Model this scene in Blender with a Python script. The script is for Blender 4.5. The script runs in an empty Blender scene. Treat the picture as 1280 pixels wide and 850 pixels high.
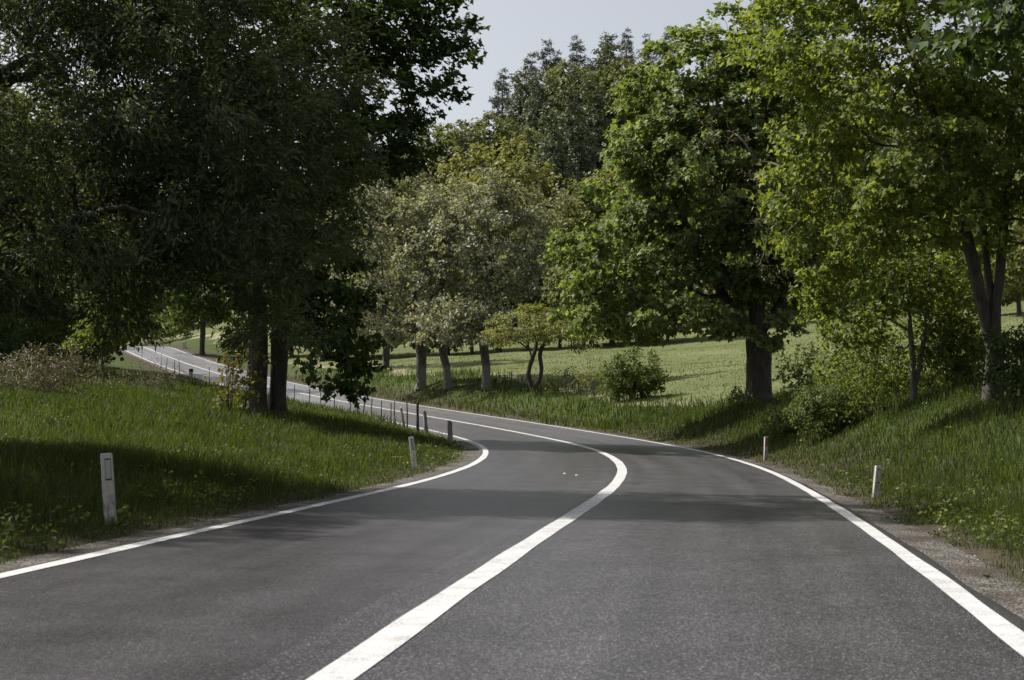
import bpy, math
import numpy as np
from math import radians, sin, cos, pi
from mathutils import Vector

# ------------------------------------------------------------------ camera, sky, sun, exposure
scene = bpy.context.scene
COL = scene.collection
CAM_H, HORIZON, FPX = 1.1957, 512.41, 1777.8
PITCH = math.atan((HORIZON - 425) / FPX)
cam_d = bpy.data.cameras.new('camera'); cam = bpy.data.objects.new('camera', cam_d); COL.objects.link(cam)
cam.location = (0, 0, CAM_H); cam.rotation_euler = (radians(90) + PITCH, 0, 0)
cam_d.lens = 50; cam_d.sensor_width = 36; cam_d.clip_start = .1; cam_d.clip_end = 3000
cam_d.dof.use_dof = True; cam_d.dof.focus_distance = 46; cam_d.dof.aperture_fstop = 5.6
scene.camera = cam

SUN_EL = radians(49); SUN_DIR = Vector((-.92, .36, 0)).normalized()       # horizontal direction towards the sun
world = bpy.data.worlds.new('World'); scene.world = world; world.use_nodes = True
wn = world.node_tree; bg = wn.nodes['Background']
sky = wn.nodes.new('ShaderNodeTexSky'); sky.sky_type = 'NISHITA'; sky.sun_disc = False
sky.sun_elevation = SUN_EL; sky.sun_rotation = math.atan2(SUN_DIR.x, SUN_DIR.y)
sky.air_density = 1.0; sky.dust_density = 2.5; sky.ozone_density = 1.0
hs = wn.nodes.new('ShaderNodeHueSaturation'); hs.inputs['Saturation'].default_value = .3
wn.links.new(sky.outputs[0], hs.inputs['Color']); wn.links.new(hs.outputs[0], bg.inputs['Color'])
bg.inputs['Strength'].default_value = .09
sun_d = bpy.data.lights.new('sun', 'SUN'); sun_d.energy = 5.0; sun_d.angle = radians(.55); sun_d.color = (1, .955, .88)
sun = bpy.data.objects.new('sun', sun_d); COL.objects.link(sun)
tosun = Vector((SUN_DIR.x * cos(SUN_EL), SUN_DIR.y * cos(SUN_EL), sin(SUN_EL)))
sun.rotation_euler = tosun.to_track_quat('Z', 'Y').to_euler(); sun.location = (-30, 10, 60)
vs = scene.view_settings; vs.view_transform = 'Standard'; vs.look = 'None'; vs.exposure = .7; vs.gamma = 1
vs.use_curve_mapping = False
scene.cycles.max_bounces = 6; scene.cycles.transparent_max_bounces = 4

RNG = np.random.default_rng(7)

# ------------------------------------------------------------------ helpers
def at(px, py, d):
    """a point at depth d (metres along +Y) seen at photo pixel px,py"""
    a = PITCH; u = (px - 640) / FPX; v = (425 - py) / FPX
    dy = cos(a) - v * sin(a); dz = sin(a) + v * cos(a)
    k = d / dy
    return np.array([u * k, d, CAM_H + dz * k])

def tag(o, label=None, cat=None, group=None, kind=None):
    if label: o['label'] = label
    if cat: o['category'] = cat
    if group: o['group'] = group
    if kind: o['kind'] = kind
    return o

def empty(name, loc):
    o = bpy.data.objects.new(name, None); COL.objects.link(o); o.location = loc; o.empty_display_size = .2
    return o

def obj(name, me, parent=None, loc=None):
    o = bpy.data.objects.new(name, me); COL.objects.link(o)
    if parent: o.parent = parent
    if loc is not None: o.location = loc
    return o

def mesh_np(name, V, loops, totals, mat, smooth=False):
    me = bpy.data.meshes.new(name)
    V = np.asarray(V, np.float32); loops = np.asarray(loops, np.int32).ravel(); totals = np.asarray(totals, np.int32)
    me.vertices.add(len(V)); me.vertices.foreach_set('co', V.ravel())
    me.loops.add(len(loops)); me.loops.foreach_set('vertex_index', loops)
    me.polygons.add(len(totals))
    me.polygons.foreach_set('loop_start', np.concatenate([[0], np.cumsum(totals)[:-1]]).astype(np.int32))
    me.polygons.foreach_set('loop_total', totals)
    me.polygons.foreach_set('use_smooth', np.full(len(totals), smooth))
    me.update(calc_edges=True)
    if mat: me.materials.append(mat)
    return me

def quads(name, V, F, mat, smooth=False):
    F = np.asarray(F); return mesh_np(name, V, F, np.full(len(F), F.shape[1]), mat, smooth)

def instance_leaves(T, TF, pos, ax, ay, az, sc):
    """copies of template verts T (k,3) and faces TF (f,n) at pos with axes and scale"""
    n = len(pos); k = len(T)
    V = pos[:, None, :] + sc[:, None, None] * (T[None, :, 0:1] * ax[:, None] + T[None, :, 1:2] * ay[:, None] + T[None, :, 2:3] * az[:, None])
    F = (np.arange(n)[:, None, None] * k + TF[None]).reshape(-1, TF.shape[1])
    return V.reshape(-1, 3), F

def norm(v): return v / (np.linalg.norm(v, axis=-1, keepdims=True) + 1e-9)

def frame(n, rng):
    r = norm(rng.normal(size=n.shape)); x = norm(np.cross(n, r)); y = np.cross(n, x)
    return x, y

def wob(x, y, z=0., s=1., seed=0):
    """cheap smooth 2D/3D noise in about -1..1"""
    r = np.random.default_rng(seed); o = 0
    for i in range(5):
        a = r.normal(size=3); ph = r.uniform(0, 6.28); f = s * (1 + .6 * i)
        a = a / np.linalg.norm(a)
        o = o + np.sin(f * (a[0] * x + a[1] * y + a[2] * z) + ph + 1.3 * np.sin(.7 * f * (a[1] * x - a[0] * y) + ph)) / (1 + .35 * i)
    return o / 2.2

# ------------------------------------------------------------------ materials
def new_mat(name):
    m = bpy.data.materials.new(name); m.use_nodes = True; nt = m.node_tree; b = nt.nodes['Principled BSDF']
    return m, nt, b

def nd(nt, t, **kw):
    n = nt.nodes.new(t)
    for k, v in kw.items(): setattr(n, k, v)
    return n

def noise(nt, vec, scale, detail=4, rough=.55):
    n = nd(nt, 'ShaderNodeTexNoise'); n.inputs['Scale'].default_value = scale; n.inputs['Detail'].default_value = detail
    n.inputs['Roughness'].default_value = rough
    if vec is not None: nt.links.new(vec, n.inputs['Vector'])
    return n.outputs['Fac']

def ramp(nt, fac, stops):
    r = nd(nt, 'ShaderNodeValToRGB'); e = r.color_ramp.elements
    while len(e) < len(stops): e.new(.5)
    for q, (p, c) in zip(e, stops):
        q.position = p; q.color = (*c, 1) if len(c) == 3 else c
    nt.links.new(fac, r.inputs['Fac']); return r.outputs['Color']

def mixc(nt, fac, a, b, mode='MIX'):
    m = nd(nt, 'ShaderNodeMix', data_type='RGBA', blend_type=mode)
    for s, v in ((0, fac), (6, a), (7, b)):
        if isinstance(v, (int, float)): m.inputs[s].default_value = v
        elif isinstance(v, tuple): m.inputs[s].default_value = (*v, 1)
        else: nt.links.new(v, m.inputs[s])
    return m.outputs[2]

def mathn(nt, op, a, b=0., c=0.):
    m = nd(nt, 'ShaderNodeMath', operation=op)
    for i, v in enumerate((a, b, c)):
        if isinstance(v, (int, float)): m.inputs[i].default_value = v
        else: nt.links.new(v, m.inputs[i])
    return m.outputs[0]

def bump(nt, b, h, strength, dist):
    n = nd(nt, 'ShaderNodeBump'); n.inputs['Strength'].default_value = strength; n.inputs['Distance'].default_value = dist
    nt.links.new(h, n.inputs['Height']); nt.links.new(n.outputs[0], b.inputs['Normal'])

def leaf_mat(name, c1, c2, c3=None, trans=.38, rough=.6, spec=.28, patch=.25):
    """two or three leaf colours mixed per leaf and by patches of the crown; thin leaves let light through"""
    m, nt, b = new_mat(name)
    g = nd(nt, 'ShaderNodeNewGeometry'); tc = nd(nt, 'ShaderNodeTexCoord')
    n = noise(nt, tc.outputs['Object'], patch, 2)
    f = mathn(nt, 'ADD', mathn(nt, 'MULTIPLY', g.outputs['Random Per Island'], .7), mathn(nt, 'MULTIPLY', n, .5))
    c3 = c3 or tuple(1.25 * x for x in c2)
    col = ramp(nt, f, [(.15, c1), (.6, c2), (1, c3)])
    nt.links.new(col, b.inputs['Base Color']); b.inputs['Roughness'].default_value = rough
    b.inputs['Specular IOR Level'].default_value = spec
    t = nd(nt, 'ShaderNodeBsdfTranslucent')
    nt.links.new(mixc(nt, 1., col, (1.35, 1.3, .55), 'MULTIPLY'), t.inputs['Color'])
    mx = nd(nt, 'ShaderNodeMixShader'); mx.inputs[0].default_value = trans
    nt.links.new(b.outputs[0], mx.inputs[1]); nt.links.new(t.outputs[0], mx.inputs[2])
    nt.links.new(mx.outputs[0], nt.nodes['Material Output'].inputs['Surface'])
    return m

def bark_mat(name, c1, c2, white=0):
    m, nt, b = new_mat(name); tc = nd(nt, 'ShaderNodeTexCoord')
    mp = nd(nt, 'ShaderNodeMapping'); mp.inputs['Scale'].default_value = (1, 1, .22); nt.links.new(tc.outputs['Object'], mp.inputs[0])
    n = noise(nt, mp.outputs[0], 9, 6, .65); col = ramp(nt, n, [(.3, c1), (.7, c2)])
    if white:
        z = nd(nt, 'ShaderNodeSeparateXYZ'); nt.links.new(tc.outputs['Object'], z.inputs[0])
        f = mathn(nt, 'ADD', z.outputs['Z'], mathn(nt, 'MULTIPLY', mathn(nt, 'SUBTRACT', n, .5), 1.4))
        mk = mathn(nt, 'LESS_THAN', f, white)
        mk = mathn(nt, 'MULTIPLY', mk, mathn(nt, 'MULTIPLY', mathn(nt, 'GREATER_THAN', noise(nt, tc.outputs['Object'], 7, 4), .42), .8))
        col = mixc(nt, mk, col, (.19, .18, .165))
    nt.links.new(col, b.inputs['Base Color']); b.inputs['Roughness'].default_value = .9
    bump(nt, b, n, .9, .05); return m

M = {}
M['bark'] = bark_mat('bark', (.016, .013, .010), (.085, .072, .058))
M['bark_grey'] = bark_mat('bark_grey', (.045, .04, .033), (.19, .175, .15))
M['bark_white'] = bark_mat('bark_whitewashed', (.03, .026, .02), (.12, .105, .085), 1.55)
M['twig'] = bark_mat('twig', (.06, .045, .03), (.16, .12, .08))
M['l_dark'] = leaf_mat('leaf_dark_maple', (0.02, 0.038, 0.011), (0.042, 0.07, 0.017), (0.07, 0.105, 0.026), trans=0.38)
M['l_feather'] = leaf_mat('leaf_fine_dark', (0.03, 0.044, 0.022), (0.062, 0.085, 0.04), (0.125, 0.15, 0.077), trans=0.4)
M['l_maple'] = leaf_mat('leaf_maple', (0.042, 0.07, 0.022), (0.115, 0.158, 0.05), (0.23, 0.275, 0.11), trans=0.45)
M['l_yellow'] = leaf_mat('leaf_yellow_green', (0.05, 0.08, 0.016), (0.12, 0.16, 0.034), (0.225, 0.25, 0.065), trans=0.52)
M['l_silver'] = leaf_mat('leaf_silver', (0.06, 0.07, 0.042), (0.19, 0.2, 0.14), (0.43, 0.43, 0.35), trans=0.3, patch=.6)
M['l_lime'] = leaf_mat('leaf_lime', (0.1, 0.118, 0.04), (0.19, 0.205, 0.075), (0.3, 0.305, 0.12), trans=.4)
M['l_bush'] = leaf_mat('leaf_bush', (0.04, 0.065, 0.014), (0.085, 0.12, 0.026), (0.14, 0.17, 0.045), trans=.35)
M['l_far'] = leaf_mat('leaf_far_broad', (0.08, 0.095, 0.04), (0.135, 0.155, 0.065), (0.19, 0.205, 0.09), trans=.3, patch=.2)
M['l_fary'] = leaf_mat('leaf_far_yellow', (0.12, 0.13, 0.045), (0.185, 0.195, 0.07), (0.24, 0.24, 0.1), trans=.35, patch=.2)
M['l_pine'] = leaf_mat('leaf_pine', (0.042, 0.052, 0.036), (0.068, 0.08, 0.055), (0.095, 0.105, 0.075), trans=.1)
M['l_spruce'] = leaf_mat('leaf_grey_green', (0.07, 0.088, 0.056), (0.12, 0.145, 0.09), (0.165, 0.185, 0.12), trans=.15)
M['l_blossom'] = leaf_mat('blossom', (.45, .45, .4), (.6, .6, .55), (.7, .7, .66), trans=.3)
M['l_autumn'] = leaf_mat('leaf_ochre', (0.08, 0.085, 0.025), (0.14, 0.13, 0.035), (0.19, 0.16, 0.045), trans=.4)
M['l_dry'] = leaf_mat('dry_stalks', (0.07, 0.066, 0.036), (0.12, 0.105, 0.06), (0.18, 0.15, 0.095), trans=.15)
M['grass'] = leaf_mat('grass_blade', (0.018, 0.034, 0.009), (0.042, 0.064, 0.014), (0.085, 0.105, 0.03), trans=0.55, rough=.55, patch=.35)
M['meadow'] = leaf_mat('meadow_blade', (0.078, 0.092, 0.036), (0.108, 0.12, 0.05), (0.16, 0.16, 0.08), trans=.35, patch=.15)

# ------------------------------------------------------------------ the road: alignment
W = 6.5                                        # between the two edge lines
kn = np.array([0, 8, 16, 22, 28, 34, 40, 46, 53, 60, 68, 76, 90, 110, 130, 150, 170, 186, 196, 206, 300.])
kcur = [0.00028, -8e-05, -0.00173, -0.00669, -0.01161, -0.01315, -0.01184, -0.00938, -0.00697, -0.00509, -0.00377, -0.00287, -0.00211, -0.00106, -0.00013, 0.00027, 0.00062, -0.002, -0.01, -0.012, -0.01]
kslp = [0.00811, -0.00715, -0.01049, 0.0002, 0.0092, 0.01135, 0.01289, 0.0187, 0.02579, 0.03092, 0.03479, 0.03983, 0.04841, 0.06117, 0.07598, 0.08705, 0.09396, 0.098, 0.02, -0.03, -0.04]
kbnk = [-0.00713, -0.01066, -0.01821, -0.02456, -0.02675, -0.02511, -0.02057, -0.01469, -0.00905, -0.00367, 0.00105, 0.00509, 0.00816, 0.00981, 0.00993, 0.00937, 0.00873, 0.01, 0, 0, 0]
S0, S1 = -34, 262
rs = np.arange(S0, S1, 1.)
def smooth(a): return np.convolve(np.pad(a, 4, 'edge'), np.ones(9) / 9, 'valid')
cu, sl, bk = (smooth(np.interp(rs, kn, k)) for k in (kcur, kslp, kbnk))
i0 = -S0
sl[:i0] = 0; cu[:i0] *= .2
rth = 0.14521 + np.cumsum(cu); rth -= rth[i0] - 0.14521
rx = np.cumsum(np.sin(rth)); rx += -0.9970 - rx[i0]
ry = np.cumsum(np.cos(rth)); ry += 5 - ry[i0]
rz = np.cumsum(sl); rz -= rz[i0]
def road_pt(i, off):
    """points on the road surface at sample i (may be fractional), off metres right of the centre line"""
    i = np.asarray(i, float); f = lambda a: np.interp(i, np.arange(len(rs)), a)
    th = f(rth)
    return np.stack([f(rx) + off * np.cos(th), f(ry) - off * np.sin(th), f(rz) + off * f(bk)], -1)
def road_coords(x, y):
    """signed offset from the centre line (right positive) and sample position for points"""
    x = np.asarray(x, np.float32); y = np.asarray(y, np.float32); n = len(x)
    off = np.empty(n, np.float32); idx = np.empty(n, np.float32)
    R = np.stack([rx, ry], 1).astype(np.float32)
    for a in range(0, n, 20000):
        b = slice(a, a + 20000)
        d = (x[b, None] - R[None, :, 0]) ** 2 + (y[b, None] - R[None, :, 1]) ** 2
        i = d.argmin(1); dx = x[b] - R[i, 0]; dy = y[b] - R[i, 1]; t = rth[i]
        along = dx * np.sin(t) + dy * np.cos(t)
        o = dx * np.cos(t) - dy * np.sin(t)
        far = np.abs(along) > 1.5
        o = np.where(far, np.sign(o) * np.sqrt(d[np.arange(len(i)), i]), o)
        off[b] = o; idx[b] = np.clip(i + along, 0, len(rs) - 1)
    return off, idx

# ------------------------------------------------------------------ terrain
CP = [at(*q) for q in [
    (-60, 640, 14), (0, 560, 22), (150, 566, 26), (0, 502, 38), (250, 524, 42), (130, 482, 60), (60, 452, 90), (-20, 440, 110),
    (450, 556, 38), (325, 512, 50), (400, 526, 47), (230, 488, 70), (100, 440, 150), (-300, 470, 60), (-400, 560, 25),
    (1280, 590, 22), (1290, 492, 32), (1143, 502, 36), (1050, 530, 36), (950, 506, 54), (850, 522, 58), (790, 501, 75), (665, 490, 86),
    (605, 487, 91), (555, 483, 94), (525, 475, 100), (1600, 470, 40), (1500, 640, 18),
    (640, 452, 120), (640, 428, 160), (900, 452, 110), (900, 412, 150), (1020, 408, 140), (1275, 404, 110), (1275, 372, 150),
    (640, 270, 230), (780, 150, 265), (1000, 130, 290), (500, 270, 245), (300, 370, 270), (100, 410, 300), (430, 462, 125), (330, 440, 180)]]
CP += [np.array(q, float) for q in [(-9, 0, .35), (-16, 0, .8), (9, 4, .5), (16, 4, 1.4), (-12, -30, .4), (12, -30, .4), (-60, -40, 2), (60, -40, 4),
    (-60, 20, 3), (60, 20, 6), (-130, 60, 8), (130, 60, 18), (-250, -40, 10), (250, -40, 20), (-420, 120, 25), (420, 120, 55), (-420, 420, 22),
    (420, 420, 90), (0, 420, 78), (-150, 420, 34), (150, 420, 95), (0, 660, 80), (-420, 660, 26), (420, 660, 100), (-120, 200, 13), (-250, 250, 20), (120, 180, 28)]]
ii = np.arange(0, len(rs), 9)
CP += list(np.stack([rx[ii], ry[ii], rz[ii]], 1))
CP = np.array(CP)
def tps_u(r2): return .5 * r2 * np.log(r2 + 1e-6)
def tps_fit(P, lam=.02):
    xy = P[:, :2] / 50.; n = len(P); d2 = ((xy[:, None] - xy[None]) ** 2).sum(-1)
    A = np.zeros((n + 3, n + 3)); A[:n, :n] = tps_u(d2) + lam * np.eye(n) * .02
    A[:n, n] = 1; A[:n, n + 1:] = xy; A[n:, :n] = A[:n, n:].T
    return np.linalg.solve(A, np.concatenate([P[:, 2], np.zeros(3)])), xy
TW, TXY = tps_fit(CP)
def tps(x, y):
    q = np.stack([x, y], 1) / 50.; out = np.empty(len(q))
    for a in range(0, len(q), 20000):
        s = q[a:a + 20000]; d2 = ((s[:, None] - TXY[None]) ** 2).sum(-1)
        out[a:a + 20000] = tps_u(d2) @ TW[:-3] + TW[-3] + s @ TW[-2:]
    return out
def sstep(a, b, x): t = np.clip((x - a) / (b - a), 0, 1); return t * t * (3 - 2 * t)
def ground(x, y):
    x = np.atleast_1d(np.asarray(x, float)); y = np.atleast_1d(np.asarray(y, float))
    off, idx = road_coords(x, y); a = np.abs(off)
    f = lambda v: np.interp(idx, np.arange(len(rs)), v)
    flat = f(rz) + np.clip(off, -4, 4) * f(bk)
    edge = W / 2 + .25
    z = tps(x, y) + .10 * wob(x, y, 0, .55, 3) * sstep(5, 8, a)
    w = sstep(edge + .2, edge + 4.2, a)
    z = flat * (1 - w) + z * w
    z = z - .10 * (1 - sstep(edge - .3, edge + .25, a)) - .05 * (1 - sstep(edge + .1, edge + .9, a))
    return z
def gz(x, y): return float(ground([x], [y])[0])
def on_ground(px, d, sink=.05):
    x = (px - 640) / FPX * d / 1.0; return np.array([x, d, gz(x, d) - sink])

def warp(a, b, n, c, k):                       # grid lines, dense round c
    t = np.linspace(-1, 1, n); s = np.sinh(k * t) / np.sinh(k)
    return np.where(s < 0, c + s * (c - a), c + s * (b - c))
gx = warp(-520, 520, 260, 0, 5.4); gy = warp(-70, 760, 300, 25, 4.8)
GX, GY = np.meshgrid(gx, gy); gp = np.stack([GX.ravel(), GY.ravel()], 1)
GZ = ground(gp[:, 0], gp[:, 1])
nx_, ny_ = len(gx), len(gy)
q = (np.arange(ny_ - 1)[:, None] * nx_ + np.arange(nx_ - 1)[None]).ravel()
GF = np.stack([q, q + 1, q + 1 + nx_, q + nx_], 1)

def field_mask(x, y):
    """the mown meadow beyond the road-side trees"""
    off, idx = road_coords(x, y)
    return sstep(9.5, 12.5, off + 1.2 * wob(x, y, 0, .2, 5)) * sstep(64, 74, y + .35 * np.maximum(0, 20 - x)) 
m, nt, b = new_mat('ground'); tc = nd(nt, 'ShaderNodeTexCoord')
P_ = tc.outputs['Object']
n1 = noise(nt, P_, .35, 5); n2 = noise(nt, P_, 6, 5, .7)
green = ramp(nt, mathn(nt, 'ADD', mathn(nt, 'MULTIPLY', n1, .5), mathn(nt, 'MULTIPLY', n2, .5)), [(.3, (.022, .032, .010)), (.5, (.042, .06, .014)), (.72, (.075, .085, .03))])
mead = ramp(nt, mathn(nt, 'ADD', mathn(nt, 'MULTIPLY', noise(nt, P_, .12, 4), .6), mathn(nt, 'MULTIPLY', n2, .4)), [(.3, (.066, .08, .03)), (.48, (.094, .108, .042)), (.6, (.12, .13, .056)), (.72, (.17, .165, .088))])
at_ = nd(nt, 'ShaderNodeAttribute'); at_.attribute_name = 'field'
so_ = nd(nt, 'ShaderNodeAttribute'); so_.attribute_name = 'soil'
soil = ramp(nt, n2, [(.35, (.03, .024, .016)), (.55, (.06, .048, .034)), (.7, (.05, .055, .02))])
nt.links.new(mixc(nt, so_.outputs['Fac'], mixc(nt, ramp(nt, at_.outputs['Fac'], [(.25, (0, 0, 0)), (.5, (.75, .75, .75)), (.72, (.75, .75, .75)), (.97, (0, 0, 0))]), mixc(nt, at_.outputs['Fac'], green, mead), (.24, .215, .14)), soil), b.inputs['Base Color']); b.inputs['Roughness'].default_value = .95
b.inputs['Specular IOR Level'].default_value = .1
bump(nt, b, n2, .7, .05); M['ground'] = m
me = quads('terrain', np.concatenate([gp, GZ[:, None]], 1), GF, M['ground'], True)
fa = me.attributes.new('field', 'FLOAT', 'POINT'); fa.data.foreach_set('value', field_mask(gp[:, 0], gp[:, 1]).astype(np.float32))
o_g, _ = road_coords(gp[:, 0], gp[:, 1]); fa = me.attributes.new('soil', 'FLOAT', 'POINT'); fa.data.foreach_set('value', (1 - sstep(5., 6.5, np.abs(o_g))).astype(np.float32))
tag(obj('terrain', me), 'grassy rolling terrain with meadow and wooded hill', kind='structure')

# asphalt
def strip(name, offs, mat, i_from, i_to, step=.5, lift=0., wig=None):
    i = np.arange(i_from - S0, i_to - S0, step); n = len(i); k = len(offs); V = []; U = []
    for j, o in enumerate(offs):
        oo = o if wig is None else o + wig[j] * wob(i * .9, i * 0, 0, 1., 11 + j)
        p = road_pt(i, oo); l = lift[j] if isinstance(lift, (list, tuple)) else lift
        p[:, 2] += l; V.append(p); U.append(np.stack([np.full(n, o), i + 0.], 1))
    V = np.stack(V, 1).reshape(-1, 3); U = np.stack(U, 1).reshape(-1, 2)
    q = (np.arange(n - 1)[:, None] * k + np.arange(k - 1)[None]).ravel()
    F = np.stack([q, q + 1, q + 1 + k, q + k], 1)
    me = quads(name, V, F, mat, True)
    uv = me.uv_layers.new(name='uv'); uv.data.foreach_set('uv', U[F.ravel()].astype(np.float32).ravel())
    return obj(name, me)

m, nt, b = new_mat('asphalt'); tc = nd(nt, 'ShaderNodeTexCoord'); uvn = nd(nt, 'ShaderNodeSeparateXYZ')
nt.links.new(tc.outputs['UV'], uvn.inputs[0]); U_ = uvn.outputs['X']; O_ = tc.outputs['Object']
fine = noise(nt, O_, 62, 3, .75); grit = noise(nt, O_, 42, 2, .6); mid = noise(nt, O_, 1.1, 5, .6)
mpn = nd(nt, 'ShaderNodeMapping'); mpn.inputs['Scale'].default_value = (2.2, .05, 1); nt.links.new(tc.outputs['UV'], mpn.inputs[0])
track = noise(nt, mpn.outputs[0], 1., 3, .5)
edge_n = mathn(nt, 'MULTIPLY', mathn(nt, 'SUBTRACT', noise(nt, O_, 3.5, 4), .5), .08)
ue = mathn(nt, 'ADD', U_, edge_n)
newlane = mathn(nt, 'LESS_THAN', ue, -.42)          # the resurfaced left lane is finer and darker
old_sheen = mathn(nt, 'SMOOTH_MIN', 1., mathn(nt, 'MAXIMUM', 0., mathn(nt, 'MULTIPLY', mathn(nt, 'SUBTRACT', uvn.outputs['Y'], 34 + 40), .02)), .2)  # far stretch paler: older asphalt, plus its grazing brightness painted into the colour
base = mixc(nt, old_sheen, mixc(nt, newlane, (.050, .047, .0515), (.042, .039, .0428)), (.125, .121, .128))
vg = nd(nt, 'ShaderNodeTexVoronoi'); vg.inputs['Scale'].default_value = 112; nt.links.new(O_, vg.inputs['Vector'])
vs_ = nd(nt, 'ShaderNodeSeparateColor'); nt.links.new(vg.outputs['Color'], vs_.inputs[0])
agg = ramp(nt, vs_.outputs[0], [(.0, (.42, .42, .42)), (.5, (.88, .88, .88)), (.82, (1.3, 1.3, 1.3)), (.92, (2.2, 2.2, 2.2)), (1, (4.4, 4.3, 4.2))])
agg_old = ramp(nt, fine, [(.36, (.25, .25, .25)), (.5, (.9, .9, .9)), (.60, (1.5, 1.5, 1.5)), (.70, (3.2, 3.15, 3.1))])
agg2 = ramp(nt, vs_.outputs[1], [(0, (.6, .6, .6)), (.5, (.92, .92, .92)), (.82, (1.2, 1.2, 1.2)), (1, (2.6, 2.55, 2.5))])
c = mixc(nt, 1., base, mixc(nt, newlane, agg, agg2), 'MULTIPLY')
c = mixc(nt, 1., c, ramp(nt, mid, [(.25, (.86, .86, .86)), (.5, (1, 1, 1)), (.75, (1.12, 1.12, 1.12))]), 'MULTIPLY')
c = mixc(nt, 1., c, ramp(nt, track, [(.3, (.74, .74, .74)), (.7, (1.2, 1.2, 1.2))]), 'MULTIPLY')
nt.links.new(c, b.inputs['Base Color'])
nt.links.new(mathn(nt, 'ADD', .25, mathn(nt, 'MULTIPLY', mid, .2)), b.inputs['Roughness'])
b.inputs['Specular IOR Level'].default_value = .5
bump(nt, b, mathn(nt, 'ADD', fine, grit), .5, .006)
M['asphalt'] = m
e = W / 2
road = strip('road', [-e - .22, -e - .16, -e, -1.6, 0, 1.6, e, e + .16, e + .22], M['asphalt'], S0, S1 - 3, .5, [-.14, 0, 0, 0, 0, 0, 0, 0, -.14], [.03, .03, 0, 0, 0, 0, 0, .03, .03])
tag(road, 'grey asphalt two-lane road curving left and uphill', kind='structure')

m, nt, b = new_mat('road_paint'); tc = nd(nt, 'ShaderNodeTexCoord'); O_ = tc.outputs['Object']
w_ = mathn(nt, 'ADD', mathn(nt, 'MULTIPLY', noise(nt, O_, 60, 3, .7), .55), mathn(nt, 'MULTIPLY', noise(nt, O_, 3.2, 6, .75), .45))
nt.links.new(ramp(nt, w_, [(.36, (.12, .117, .115)), (.43, (.34, .335, .335)), (.56, (.48, .475, .475)), (.68, (.54, .535, .53))]), b.inputs['Base Color'])
b.inputs['Roughness'].default_value = .6; bump(nt, b, noise(nt, O_, 90, 3), .4, .004); M['paint'] = m
for nm, o, hw, lab in (('edge_line', -e, .075, 'white painted edge line on the inside of the bend'), ('centre_line', 0, .10, 'solid white painted centre line of the road'),
                       ('edge_line', e, .08, 'white painted edge line along the meadow side of the road')):
    l = strip(nm, [o - hw, o + hw], M['paint'], S0, S1 - 4, .25, .005, [.011, .011]); tag(l, lab, kind='structure')

# gravel shoulders
m, nt, b = new_mat('gravel'); tc = nd(nt, 'ShaderNodeTexCoord'); O_ = tc.outputs['Object']
vo = nd(nt, 'ShaderNodeTexVoronoi'); vo.inputs['Scale'].default_value = 38; nt.links.new(O_, vo.inputs['Vector'])
sp = nd(nt, 'ShaderNodeSeparateColor'); nt.links.new(vo.outputs['Color'], sp.inputs[0])
g1 = ramp(nt, sp.outputs[0], [(.1, (.04, .033, .026)), (.5, (.09, .078, .066)), (.9, (.2, .185, .168))])
nt.links.new(mixc(nt, ramp(nt, noise(nt, O_, 1.3, 5, .65), [(.42, (0, 0, 0)), (.6, (1, 1, 1))]), g1, (.04, .03, .021)), b.inputs['Base Color'])
b.inputs['Roughness'].default_value = .95; bump(nt, b, vo.outputs['Distance'], 1., .03); M['gravel'] = m
for sd, wid, lab in ((-1, .8, 'gravel shoulder below the grassy bank inside the bend'), (1, 1.0, 'gravel and dirt shoulder beside the meadow-side edge line')):
    o = e + .13; offs = [o, o + .15, o + .4, o + wid * .8, o + wid]
    g = strip('gravel_shoulder', [sd * v for v in (offs if sd > 0 else offs[::1])], M['gravel'], S0, 200, .5, [-.012, -.02, -.03, -.05, -.3], [.02, .03, .03, .03, .03])
    tag(g, lab, kind='structure')

#STAGE2
# ------------------------------------------------------------------ trees
LEAF = {
 'maple': (np.array([[0, 0, 0], [-.30, .10, .05], [-.62, .38, .10], [-.28, .48, .04], [0, 1, -.06], [.28, .48, .04], [.62, .38, .10], [.30, .10, .05]]),
           np.array([[0, 1, 2, 3], [0, 3, 4, 5], [0, 5, 6, 7]])),
 'oval': (np.array([[0, 0, 0], [-.30, .5, .07], [0, 1, -.03], [.30, .5, .07]]), np.array([[0, 3, 2, 1]])),
 'narrow': (np.array([[0, 0, 0], [-.13, .45, .03], [0, 1, -.05], [.13, .45, .03]]), np.array([[0, 3, 2, 1]])),
 'clump': (np.array([[0, 0, 0], [-.5, .35, .1], [-.1, 1, 0], [.5, .6, .12]]), np.array([[0, 3, 2, 1]])),
}

def sample_crown(ells, n, rng, inner=False, mind=0.):
    E = np.array(ells, float); w = (E[:, 3] * E[:, 4] * E[:, 5]) ** .75; w = w / w.sum()
    out = np.zeros((0, 3)); tries = 0
    while len(out) < n and tries < 60:
        tries += 1
        k = rng.choice(len(E), n, p=w); d = norm(rng.normal(size=(n, 3)))
        r = rng.uniform(0, 1, n) ** (.7 if inner else .30) * (.62 if inner else 1.)
        p = E[k, :3] + d * E[k, 3:6] * r[:, None] * (1 + .16 * wob(d[:, 0] * 3 + k, d[:, 1] * 3, d[:, 2] * 3, 1.3, 21))[:, None]
        if mind:
            keep = []
            allp = list(out)
            for q in p:
                if not allp or ((np.array(allp) - q) ** 2).sum(1).min() > mind * mind: allp.append(q)
            out = np.array(allp)
            if tries > 8: mind *= .9
        else: out = np.concatenate([out, p])
    return out[:n]

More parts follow.
